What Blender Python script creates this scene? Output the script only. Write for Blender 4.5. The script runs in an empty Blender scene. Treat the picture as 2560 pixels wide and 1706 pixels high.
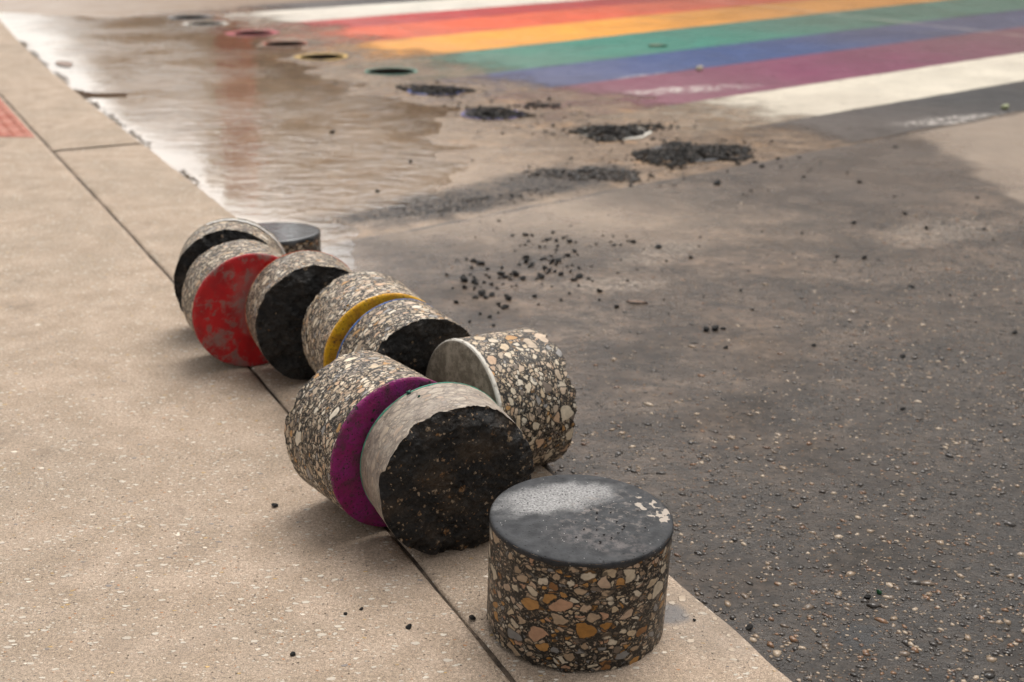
import bpy, bmesh, math, random
import numpy as np
from mathutils import Vector, Matrix
from mathutils.geometry import delaunay_2d_cdt
R_ = math.radians
S = bpy.context.scene
COL = S.collection

# ------------------------------------------------------------------ camera
CAM_F, CAM_PITCH, CAM_H, CAM_ROLL = 43.476, R_(20.722), 1.1866, 0.00941
cam_d = bpy.data.cameras.new('camera'); cam = bpy.data.objects.new('camera', cam_d); COL.objects.link(cam)
cam_d.sensor_width = 36; cam_d.lens = CAM_F; cam_d.clip_start = .05; cam_d.clip_end = 400
fw = Vector((0, math.cos(CAM_PITCH), -math.sin(CAM_PITCH))); up0 = Vector((0, math.sin(CAM_PITCH), math.cos(CAM_PITCH))); rt0 = Vector((1, 0, 0))
cr, sr = math.cos(CAM_ROLL), math.sin(CAM_ROLL)
rt = rt0 * cr + up0 * sr; up = up0 * cr - rt0 * sr
m = Matrix((rt, up, -fw)).transposed().to_4x4(); m.translation = (0, 0, CAM_H); cam.matrix_world = m
cam_d.dof.use_dof = True; cam_d.dof.focus_distance = 2.12; cam_d.dof.aperture_fstop = 4.0
S.camera = cam
# ------------------------------------------------------------------ world, sun, exposure
SUN_EL, SUN_AZ = R_(66), R_(28)          # azimuth measured from +Y towards +X
w = bpy.data.worlds.new('World'); S.world = w; w.use_nodes = True
wn = w.node_tree; wn.nodes.clear()
sky = wn.nodes.new('ShaderNodeTexSky'); sky.sky_type = 'NISHITA'; sky.sun_disc = False
sky.sun_elevation = SUN_EL; sky.sun_rotation = SUN_AZ; sky.dust_density = 4; sky.air_density = 1.2; sky.ozone_density = 1
hs = wn.nodes.new('ShaderNodeHueSaturation'); hs.inputs['Saturation'].default_value = .16
tint = wn.nodes.new('ShaderNodeMix'); tint.data_type = 'RGBA'; tint.blend_type = 'MULTIPLY'; tint.inputs[0].default_value = 1
tint.inputs[7].default_value = (1.04, 1.0, .955, 1)
bg = wn.nodes.new('ShaderNodeBackground'); bg.inputs['Strength'].default_value = .11
wo = wn.nodes.new('ShaderNodeOutputWorld')
# overcast: the cloud layer is brightest low over the street to the left
geo = wn.nodes.new('ShaderNodeTexCoord'); dt = wn.nodes.new('ShaderNodeVectorMath'); dt.operation = 'DOT_PRODUCT'
wn.links.new(geo.outputs['Generated'], dt.inputs[0]); _a, _e = R_(-21), R_(17)
dt.inputs[1].default_value = (math.sin(_a) * math.cos(_e), math.cos(_a) * math.cos(_e), math.sin(_e))
mr = wn.nodes.new('ShaderNodeMapRange'); mr.interpolation_type = 'SMOOTHSTEP'; wn.links.new(dt.outputs['Value'], mr.inputs[0])
for i_, v_ in enumerate((.86, .99, 1.0, 3.3)): mr.inputs[i_ + 1].default_value = v_
ml = wn.nodes.new('ShaderNodeVectorMath'); ml.operation = 'SCALE'; wn.links.new(sky.outputs[0], ml.inputs[0]); wn.links.new(mr.outputs[0], ml.inputs[3])
wn.links.new(ml.outputs[0], hs.inputs['Color']); wn.links.new(hs.outputs[0], tint.inputs[6]); wn.links.new(tint.outputs[2], bg.inputs[0]); wn.links.new(bg.outputs[0], wo.inputs[0])
sd = bpy.data.lights.new('sun', 'SUN'); sd.energy = 1.5; sd.angle = R_(40); sd.color = (1, .965, .92)
so = bpy.data.objects.new('sun', sd); COL.objects.link(so)
d = Vector((math.sin(SUN_AZ) * math.cos(SUN_EL), math.cos(SUN_AZ) * math.cos(SUN_EL), math.sin(SUN_EL)))
so.rotation_euler = d.to_track_quat('Z', 'Y').to_euler(); so.location = d * 30
S.view_settings.view_transform = 'Standard'; S.view_settings.look = 'None'; S.view_settings.gamma = 1
S.view_settings.exposure = 0.60
S.cycles.transparent_max_bounces = 12

# ------------------------------------------------------------------ numpy noise
def _h(ix, iy, iz, seed):
    n = (ix * 374761393 + iy * 668265263 + iz * 2147483647 + seed * 974634777) & 0xffffffff
    n = ((n ^ (n >> 13)) * 1274126177) & 0xffffffff
    n = (n ^ (n >> 16)) & 0xffffffff
    return n / 4294967295.0
def vnoise(P, seed=0):
    P = np.asarray(P, float); i = np.floor(P).astype(np.int64); f = P - i; f = f * f * (3 - 2 * f)
    r = 0
    for a in (0, 1):
        for b in (0, 1):
            for c in (0, 1):
                wt = (f[:, 0] if a else 1 - f[:, 0]) * (f[:, 1] if b else 1 - f[:, 1]) * (f[:, 2] if c else 1 - f[:, 2])
                r = r + wt * _h(i[:, 0] + a, i[:, 1] + b, i[:, 2] + c, seed)
    return r
def fbm(P, octv=4, seed=0, gain=.5):
    s = 0; a = 1; t = 0; P = np.asarray(P, float)
    for k in range(octv):
        s = s + a * vnoise(P * 2 ** k + 17.3 * k, seed + k); t += a; a *= gain
    return s / t * 2 - 1
def sstep(a, b, x):
    t = np.clip((x - a) / (b - a), 0, 1); return t * t * (3 - 2 * t)
def p3(x, y, z=0):
    x = np.asarray(x, float); return np.stack([x, np.asarray(y, float) + 0 * x, 0 * x + z], -1)

# ------------------------------------------------------------------ object helpers
def mesh_np(name, V, F, mat=None, parent=None, smooth=True):
    me = bpy.data.meshes.new(name); me.from_pydata([tuple(map(float, v)) for v in V], [], [tuple(map(int, f)) for f in F]); me.update()
    if smooth: me.polygons.foreach_set('use_smooth', [True] * len(me.polygons))
    o = bpy.data.objects.new(name, me); COL.objects.link(o)
    if mat: me.materials.append(mat)
    if parent: o.parent = parent
    return o
def tag(o, label=None, cat=None, group=None, kind=None):
    if label: o['label'] = label
    if cat: o['category'] = cat
    if group: o['group'] = group
    if kind: o['kind'] = kind
    return o
def empty(name, label, cat, group=None, loc=(0, 0, 0)):
    o = bpy.data.objects.new(name, None); o.empty_display_size = .1; COL.objects.link(o); o.location = loc
    return tag(o, label, cat, group)
def gridF(nr, nc, wrap=False):
    F = []
    for r in range(nr - 1):
        for c in range(nc if wrap else nc - 1):
            c2 = (c + 1) % nc
            F.append((r * nc + c, r * nc + c2, (r + 1) * nc + c2, (r + 1) * nc + c))
    return F
class MB:
    def __init__(s): s.V = []; s.F = []
    def add(s, V, F):
        o = len(s.V); s.V += [tuple(v) for v in V]; s.F += [tuple(i + o for i in f) for f in F]
    def box(s, x0, x1, y0, y1, z0, z1):
        s.add([(x, y, z) for z in (z0, z1) for y in (y0, y1) for x in (x0, x1)],
              [(0, 2, 3, 1), (4, 5, 7, 6), (0, 1, 5, 4), (2, 6, 7, 3), (0, 4, 6, 2), (1, 3, 7, 5)])
    def build(s, name, mat, parent=None, smooth=False): return mesh_np(name, s.V, s.F, mat, parent, smooth)

# ------------------------------------------------------------------ node helpers
class NT:
    def __init__(s, name):
        s.m = bpy.data.materials.new(name); s.m.use_nodes = True; s.t = s.m.node_tree; s.t.nodes.clear()
        s.out = s.t.nodes.new('ShaderNodeOutputMaterial')
        s._tc = None
    def n(s, ty, **kw):
        nd = s.t.nodes.new(ty)
        for k, v in kw.items(): setattr(nd, k, v)
        return nd
    def set(s, sock, v):
        if hasattr(v, 'bl_idname') or isinstance(v, bpy.types.NodeSocket): s.t.links.new(v, sock)
        elif isinstance(v, (tuple, list)) and sock.type == 'RGBA' and len(v) == 3: sock.default_value = (*v, 1)
        else: sock.default_value = v
    def obj(s):
        if not s._tc: s._tc = s.n('ShaderNodeTexCoord')
        return s._tc.outputs['Object']
    def math(s, op, a, b=0.0, c=None, clamp=False):
        nd = s.n('ShaderNodeMath', operation=op, use_clamp=clamp); s.set(nd.inputs[0], a); s.set(nd.inputs[1], b)
        if c is not None: s.set(nd.inputs[2], c)
        return nd.outputs[0]
    def mul(s, a, b): return s.math('MULTIPLY', a, b)
    def addm(s, a, b): return s.math('ADD', a, b)
    def inv(s, a): return s.math('SUBTRACT', 1.0, a)
    def mix(s, f, a, b, mode='MIX'):
        nd = s.n('ShaderNodeMix', data_type='RGBA', blend_type=mode); s.set(nd.inputs[0], f); s.set(nd.inputs[6], a); s.set(nd.inputs[7], b); return nd.outputs[2]
    def mixf(s, f, a, b):
        nd = s.n('ShaderNodeMix', data_type='FLOAT'); s.set(nd.inputs[0], f); s.set(nd.inputs[2], a); s.set(nd.inputs[3], b); return nd.outputs[0]
    def mapr(s, x, a, b, c=0.0, e=1.0, smooth=True):
        nd = s.n('ShaderNodeMapRange', interpolation_type='SMOOTHSTEP' if smooth else 'LINEAR')
        for i, v in enumerate((x, a, b, c, e)): s.set(nd.inputs[i], v)
        return nd.outputs[0]
    def vmath(s, op, a, b=None):
        nd = s.n('ShaderNodeVectorMath', operation=op); s.set(nd.inputs[0], a)
        if b is not None:
            s.set(nd.inputs[3 if op == 'SCALE' else 1], b)
        return nd.outputs[0]
    def map(s, v, loc=(0, 0, 0), rot=(0, 0, 0), sc=(1, 1, 1)):
        nd = s.n('ShaderNodeMapping'); s.set(nd.inputs[0], v); nd.inputs[1].default_value = loc; nd.inputs[2].default_value = rot; nd.inputs[3].default_value = sc; return nd.outputs[0]
    def noise(s, v, scale, detail=3, rough=.55, dist=0.0, col=False):
        nd = s.n('ShaderNodeTexNoise'); s.set(nd.inputs['Vector'], v); s.set(nd.inputs['Scale'], scale); nd.inputs['Detail'].default_value = detail; nd.inputs['Roughness'].default_value = rough; nd.inputs['Distortion'].default_value = dist
        return nd.outputs['Color' if col else 'Fac']
    def vor(s, v, scale, feature='F1', rnd=1.0):
        nd = s.n('ShaderNodeTexVoronoi', feature=feature); s.set(nd.inputs['Vector'], v); s.set(nd.inputs['Scale'], scale); nd.inputs['Randomness'].default_value = rnd; return nd
    def ramp(s, f, stops, interp='LINEAR'):
        nd = s.n('ShaderNodeValToRGB'); cr = nd.color_ramp; cr.interpolation = interp
        while len(cr.elements) < len(stops): cr.elements.new(.5)
        for e, (p, c) in zip(cr.elements, stops):
            e.position = p; e.color = (*c, 1) if len(c) == 3 else c
        s.set(nd.inputs[0], f); return nd.outputs[0]
    def sep(s, v):
        nd = s.n('ShaderNodeSeparateXYZ'); s.set(nd.inputs[0], v); return nd.outputs
    def sepc(s, v):
        nd = s.n('ShaderNodeSeparateColor'); s.set(nd.inputs[0], v); return nd.outputs
    def bump(s, h, dist=.001, strength=1.0, nrm=None):
        nd = s.n('ShaderNodeBump'); s.set(nd.inputs['Height'], h); nd.inputs['Distance'].default_value = dist; s.set(nd.inputs['Strength'], strength)
        if nrm is not None: s.set(nd.inputs['Normal'], nrm)
        return nd.outputs[0]
    def bsdf(s, col, rough=.6, normal=None, spec=.5, **kw):
        b = s.n('ShaderNodeBsdfPrincipled'); s.set(b.inputs['Base Color'], col); s.set(b.inputs['Roughness'], rough); s.set(b.inputs['Specular IOR Level'], spec)
        if normal is not None: s.set(b.inputs['Normal'], normal)
        for k, v in kw.items(): s.set(b.inputs[k.replace('_', ' ')], v)
        return b.outputs[0]
    def done(s, sh): s.t.links.new(sh, s.out.inputs[0]); return s.m
    def blob(s, v, cx, cy, rx, ry, rot=0., soft=.5, wob=.35, nscale=8.):
        """soft elliptical stain mask on the xy plane"""
        q = s.map(v, (-cx, -cy, 0)); q = s.map(q, (0, 0, 0), (0, 0, -rot)); q = s.map(q, sc=(1 / rx, 1 / ry, 0))
        nd = s.n('ShaderNodeVectorMath', operation='LENGTH'); s.set(nd.inputs[0], q)
        dn = s.math('MULTIPLY_ADD', s.math('SUBTRACT', s.noise(v, nscale, 4), .5), wob * 2, nd.outputs[1])
        return s.mapr(dn, 1 + soft * .5, 1 - soft * .5)

STONES = [(0, (.60, .47, .32)), (.12, (.66, .56, .42)), (.24, (.50, .37, .25)), (.36, (.57, .42, .30)), (.47, (.70, .61, .48)), (.56, (.40, .29, .19)),
          (.64, (.52, .27, .085)), (.71, (.27, .26, .25)), (.78, (.42, .20, .045)), (.84, (.20, .155, .12)), (.90, (.54, .32, .20)), (.96, (.30, .14, .05))]
PALE = [(0, (.60, .47, .32)), (.14, (.68, .58, .44)), (.28, (.48, .38, .28)), (.40, (.58, .45, .33)), (.53, (.70, .62, .50)), (.64, (.40, .31, .22)),
        (.72, (.30, .285, .27)), (.79, (.48, .27, .11)), (.83, (.22, .175, .14)), (.89, (.56, .38, .25)), (.95, (.62, .53, .41))]
def aggregate(t, v, k=1.0, pres=(.30, .52, .62, .62, .5), tone=1.0, pale=False, aniso=(1, 1, 1.5)):
    """cut asphalt: stones of five sizes in dark binder. returns colour, height, stone mask"""
    dis = t.vmath('ADD', t.vmath('SCALE', t.vmath('SUBTRACT', t.noise(v, 60 / k, 2, col=True), (.5, .5, .5)), .013 * k), t.vmath('SCALE', t.vmath('SUBTRACT', t.noise(v, 330, 2, col=True), (.5, .5, .5)), .0022))
    v = t.vmath('ADD', v, dis)
    fine = t.noise(v, 900, 2)
    col = t.mix(t.mapr(t.noise(v, 420, 3), .35, .75), (.007, .0065, .006), (.040, .033, .026))
    hgt = None; mask = None
    for i, (size, pr) in enumerate(zip((.0030, .0055, .0105, .0185, .031), pres[::-1])):
        size *= k
        q = t.map(v, (.37 * i, .71 * i, .13 * i), (.5 * i, .9 * i, 1.3 * i), aniso if i else (1, 1, 1))
        a = t.vor(q, 1 / size); e = t.vor(q, 1 / size, 'DISTANCE_TO_EDGE')
        c = t.sepc(a.outputs['Color'])
        thr = t.math('MULTIPLY_ADD', c[1], .16, .03)
        lim = t.math('MULTIPLY_ADD', c[1], -.25, .66 if pale else .60)
        inside = t.mul(t.mapr(t.math('SUBTRACT', e.outputs[0], thr), 0, .05 if i > 1 else .1), t.mapr(t.math('SUBTRACT', a.outputs['Distance'], lim), .06, 0))
        on = t.math('LESS_THAN', c[0], pr)
        msk = t.mul(inside, on)
        rim = t.mul(t.mapr(t.math('SUBTRACT', e.outputs[0], thr), -.12, -.02), on)
        sc = t.ramp(c[2], (PALE if pale else STONES) if i > 1 else STONES[:6] + [(.8, (.34, .28, .22)), (.9, (.28, .26, .25))], 'CONSTANT')
        var = t.mapr(t.noise(q, 2.2 / size, 4, .7), .25, .75, .72, 1.12)
        sc = t.mix(1.0, sc, var, 'MULTIPLY')
        sc = t.mix(1.0, sc, (tone * (.62, .8, 1, 1, 1)[i],) * 3, 'MULTIPLY')
        if i > 1: col = t.mix(t.mul(rim, .75), col, (.016, .014, .012))
        col = t.mix(msk, col, sc)
        hgt = t.mul(msk, .6) if hgt is None else t.math('MAXIMUM', hgt, t.mul(msk, (.6, .7, .85, 1, 1)[i]))
    hgt = t.math('MULTIPLY_ADD', fine, .25, hgt)
    return col, hgt
def mat_side(name, seed, k=1.0, dust=.2, tone=1.0, rough=.55, pres=(.34, .58, .68, .66, .55), slurry=0.0, bump=.0006, aniso=(1, 1, 1.9), dark=1.0, pale=True):
    t = NT(name); v = t.map(t.obj(), (seed * 1.37, seed * .61, seed * .29))
    col, h = aggregate(t, v, k, pres, tone, pale, aniso)
    if dark != 1: col = t.mix(1.0, col, (dark,) * 3, 'MULTIPLY')
    dn = t.mapr(t.noise(v, 14, 5, .65), .38, .72)
    col = t.mix(t.mul(dn, dust), col, (.30, .265, .22))
    if slurry:
        st = t.noise(t.map(t.obj(), sc=(1, 1, 5)), 22, 5, .7)
        sm = t.mapr(st, .30, .62, slurry * .45, slurry)
        lines = t.mapr(t.noise(t.map(t.obj(), (3, 1, 2), sc=(1, 1, 2.2)), 55, 4, .7, .6), .53, .60)
        c2 = t.mix(t.mapr(t.noise(v, 40, 4), .3, .7), (.27, .225, .19), (.40, .345, .285))
        col = t.mix(sm, col, c2)
        col = t.mix(t.mul(lines, .35), col, (.14, .125, .12))
    rg = t.mapr(t.noise(v, 30, 3), .3, .7, rough - .08, rough + .12)
    return t.done(t.bsdf(col, rg, t.bump(h, bump), .28))
def mat_broken(name, seed, stones=.25, brown=.3):
    t = NT(name); v = t.map(t.obj(), (seed * 1.7, seed * .7, seed * .3))
    n1 = t.noise(v, 26, 5, .65)
    col = t.mix(t.mapr(n1, .35, .7), (.0035, .0032, .003), (.018, .016, .0145))
    col = t.mix(t.mul(t.mapr(t.noise(v, 13, 4), .46, .68), brown), col, (.055, .037, .022))
    col = t.mix(t.mul(t.mapr(t.noise(t.map(v, (4, 2, 1)), 60, 4), .57, .72), .45), col, (.075, .065, .056))
    for i, (sz, pr) in enumerate(((.006, .16), (.012, .20), (.024, .20))):
        q = t.map(t.vmath('ADD', v, t.vmath('SCALE', t.noise(v, 130, 3, col=True), .012)), (i, 2 * i, 0), (i, .7 * i, 0))
        a = t.vor(q, 1 / sz); c = t.sepc(a.outputs['Color'])
        r = t.math('MULTIPLY_ADD', c[1], .30, .12)
        mk = t.mul(t.mapr(a.outputs['Distance'], r, t.mul(r, .7)), t.math('LESS_THAN', c[0], pr * stones * 4))
        mk = t.mul(mk, t.mapr(t.noise(v, 230, 3, .7), .40, .56))
        col = t.mix(mk, col, t.ramp(c[2], [(0, (.36, .25, .15)), (.5, (.44, .34, .24)), (.8, (.25, .13, .05))]))
    h = t.addm(t.noise(v, 160, 5, .7), t.mul(t.noise(v, 50, 3), 1.5))
    rg = t.mapr(t.noise(v, 200, 3), .3, .7, .28, .7)
    return t.done(t.bsdf(col, rg, t.bump(h, .007), .42))
def mat_paint(name, c, dirt=(.23, .20, .18), amount=.45, seed=0, scale=22., rough=.5, pits=.5, c2=None):
    t = NT(name); v = t.map(t.obj(), (seed * 2.1, seed, 0))
    col = t.mix(t.mapr(t.noise(v, 30, 4), .35, .7), c, c2 or tuple(x * .7 for x in c))
    n = t.noise(v, scale, 6, .68, .4)
    col = t.mix(t.mul(t.mapr(n, .50, .62), amount), col, dirt)
    col = t.mix(t.mul(t.mapr(t.noise(t.map(v, (5, 3, 1)), scale * .5, 5, .6), .45, .75), amount * .6), col, tuple(x * 1.15 for x in dirt))
    pv = t.vor(v, 210); pit = t.mul(t.mapr(pv.outputs['Distance'], .36, .22), t.math('LESS_THAN', t.sepc(pv.outputs['Color'])[0], .22))
    gr = t.noise(v, 170, 4, .75); col = t.mix(t.mapr(gr, .52, .68, 0, pits * .75), col, tuple(q * .8 for q in dirt)); col = t.mix(t.mapr(gr, .42, .30, 0, .5), col, tuple(min(1, q * 1.5) for q in c))
    p2 = t.vor(t.vmath('ADD', v, t.vmath('SCALE', t.noise(v, 150, 2, col=True), .006)), 95); pt2 = t.mul(t.mul(t.mapr(p2.outputs['Distance'], .40, .22), t.math('LESS_THAN', t.sepc(p2.outputs['Color'])[0], .15)), pits); pit = t.math('MAXIMUM', pit, pt2)
    col = t.mix(t.mul(pit, pits), col, (.02, .015, .014))
    h = t.addm(t.math('MULTIPLY', t.noise(v, 170, 4, .75), 2.2), t.mul(pit, -.7))
    return t.done(t.bsdf(col, t.mapr(t.noise(v, 40, 3), .3, .7, rough - .1, rough + .2), t.bump(h, .0017), .32))

# ------------------------------------------------------------------ site layout (metres, +Y away)
_jp = np.array([(.01, 1.62), (-.08, 1.8), (-.27, 2.17), (-.56, 2.72), (-.92, 3.45), (-1.25, 4.04), (-1.7, 4.83), (-2.22, 5.66), (-2.84, 6.86), (-3.27, 7.8), (-4.12, 9.3)])
_pc = np.polyfit(_jp[:, 1], _jp[:, 0], 3)
def joint_x(y):
    y = np.asarray(y, float); yc = np.clip(y, 1.6, 9.4); dp = np.polyder(_pc)
    return np.polyval(_pc, yc) + np.polyval(dp, yc) * (y - yc)
def joint_frame(y):
    e = 1e-3; x = joint_x(y); dx = (joint_x(y + e) - joint_x(y - e)) / (2 * e); l = np.sqrt(1 + dx * dx)
    return x, 1 / l, -dx / l              # point x, normal towards the street
KW = .405                                  # kerb strip width
POLY = np.array([(-5.2, 11.2), (-2.6, 11.3), (-1.75, 9.6), (-1.35, 8.3), (-.75, 7.2), (-.25, 6.1), (-.2, 5.3), (-.38, 4.75), (-.56, 4.2), (-.60, 3.95), (-.72, 3.86), (-1.1, 4.4), (-1.7, 5.2), (-2.3, 6.4), (-3.2, 8.0), (-4.0, 9.4), (-5.2, 10.6)])
def poly_sd(x, y):
    """signed distance to the puddle outline, + inside"""
    x = np.asarray(x, float).ravel(); y = np.asarray(y, float).ravel(); P = np.stack([x, y], -1); dmin = np.full(len(P), 1e9); ins = np.zeros(len(P), bool)
    for a, b in zip(POLY, np.roll(POLY, -1, 0)):
        dd = b - a; t = np.clip(((P - a) @ dd) / (dd @ dd), 0, 1); dmin = np.minimum(dmin, np.linalg.norm(P - a - t[:, None] * dd, axis=1))
        c = ((a[1] > y) != (b[1] > y)) & (x < (b[0] - a[0]) * (y - a[1]) / (b[1] - a[1] + 1e-12) + a[0]); ins ^= c
    return np.where(ins, dmin, -dmin)
WATER_Z = -.0245
def street_z(x, y):
    x = np.asarray(x, float).ravel(); y = np.asarray(y, float).ravel()
    z = -.0205 + .0016 * fbm(p3(x / .9, y / .9), 2, 5)
    s = poly_sd(x, y)
    z = z - .0064 * sstep(-.45, .40, s + .34 * fbm(p3(x / .62, y / .45), 3, 15) + .16 * fbm(p3(x / .16, y / .11), 3, 19)) + .0020 * sstep(-.6, .1, s) * fbm(p3(x / .26, y / .12), 3, 9)
    jx, nx, ny = joint_frame(y); tt = (x - jx) * nx - KW
    z = z - .006 * sstep(.42, .05, tt) * sstep(-.3, .1, s)
    return z

# ------------------------------------------------------------------ ground materials
def mat_sidewalk(name, warm=1.0, seed=0.):
    t = NT(name); v = t.map(t.obj(), (seed, seed * .5, 0))
    big = t.noise(v, 1.6, 4, .6); med = t.noise(v, 9, 5, .65)
    col = t.mix(t.mapr(med, .3, .7), (.345, .266, .196), (.455, .358, .276))
    col = t.mix(t.mul(t.mapr(big, .42, .68), .55), col, (.30, .245, .187))
    sand = t.noise(v, 420, 3, .7)
    col = t.mix(1.0, col, t.mapr(sand, .28, .72, .52, 1.38), 'MULTIPLY')
    col = t.mix(1.0, col, t.mapr(t.noise(v, 150, 3, .7), .3, .7, .72, 1.22), 'MULTIPLY')
    grains = t.noise(v, 900, 2, .8)
    col = t.mix(t.mapr(grains, .60, .70, 0, .65), col, (.12, .10, .085))
    dis = t.vmath('ADD', v, t.vmath('SCALE', t.noise(v, 90, 2, col=True), .008))
    h = t.mul(sand, .55)
    wear = t.mapr(t.noise(v, 3.2, 4, .6), .35, .65, .5, 1.0)
    for i, (sz, pr, ls, lo, hi) in enumerate(((.008, .30, (.60, .53, .44), .2, .42), (.016, .30, (.66, .60, .51), .18, .44), (.030, .20, (.64, .57, .48), .14, .34), (.011, .10, (.46, .22, .10), .15, .32), (.008, .13, (.12, .11, .11), .14, .34), (.016, .05, (.55, .37, .16), .15, .38), (.022, .05, (.27, .25, .24), .15, .33))):
        q = t.map(dis, (i * .31, i * .17, 0), (0, 0, 1.1 * i), (1, 1.75, 1))
        a = t.vor(q, 1 / sz); c = t.sepc(a.outputs['Color'])
        r = t.math('MULTIPLY_ADD', c[1], hi - lo, lo)
        mk = t.mul(t.mapr(a.outputs['Distance'], r, t.mul(r, .75)), t.math('LESS_THAN', c[0], t.mul(wear, pr)))
        lc = t.mix(1.0, ls, t.mapr(c[2], 0, 1, .72, 1.15), 'MULTIPLY')
        col = t.mix(t.mul(mk, .9), col, lc); h = t.mixf(mk, h, .75)
    ex = t.blob(t.obj(), .318, 1.80, .07, .12, .5, .8, .4, 20)
    eq = t.vor(t.map(dis, (2, 1, 0)), 62); ec = t.sepc(eq.outputs['Color']); em = t.mul(t.mul(t.mapr(eq.outputs['Distance'], .44, .34), t.math('LESS_THAN', ec[0], .5)), t.mul(ex, .75))
    col = t.mix(t.mul(ex, .35), col, (.22, .19, .16)); col = t.mix(em, col, t.mix(ec[1], (.40, .32, .24), (.53, .45, .36))); h = t.mixf(em, h, 1.3)
    ga = t.blob(t.obj(), .275, 1.82, .03, .035, .5, .7, .4, 30); col = t.mix(t.mul(ga, .8), col, (.15, .15, .155))
    cl = t.mapr(t.noise(t.map(v, (3, 3, 3)), 4.5, 6, .72), .56, .70)
    col = t.mix(t.mul(cl, .6), col, (.20, .158, .12)); s2 = t.mapr(t.noise(t.map(v, (1, 6, 2)), 2.3, 6, .7), .60, .70); col = t.mix(t.mul(s2, .35), col, (.24, .19, .145))
    pit = t.vor(v, 130); pk = t.mul(t.mapr(pit.outputs['Distance'], .3, .15), t.math('LESS_THAN', t.sepc(pit.outputs['Color'])[0], .07))
    col = t.mix(t.mul(pk, .7), col, (.07, .055, .045)); h = t.math('SUBTRACT', h, t.mul(pk, .8))
    return t.done(t.bsdf(col, .85, t.bump(h, .003), .25))
M_walk = mat_sidewalk('sidewalk_concrete'); M_kerb = mat_sidewalk('kerb_concrete', seed=3.7)

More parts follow.
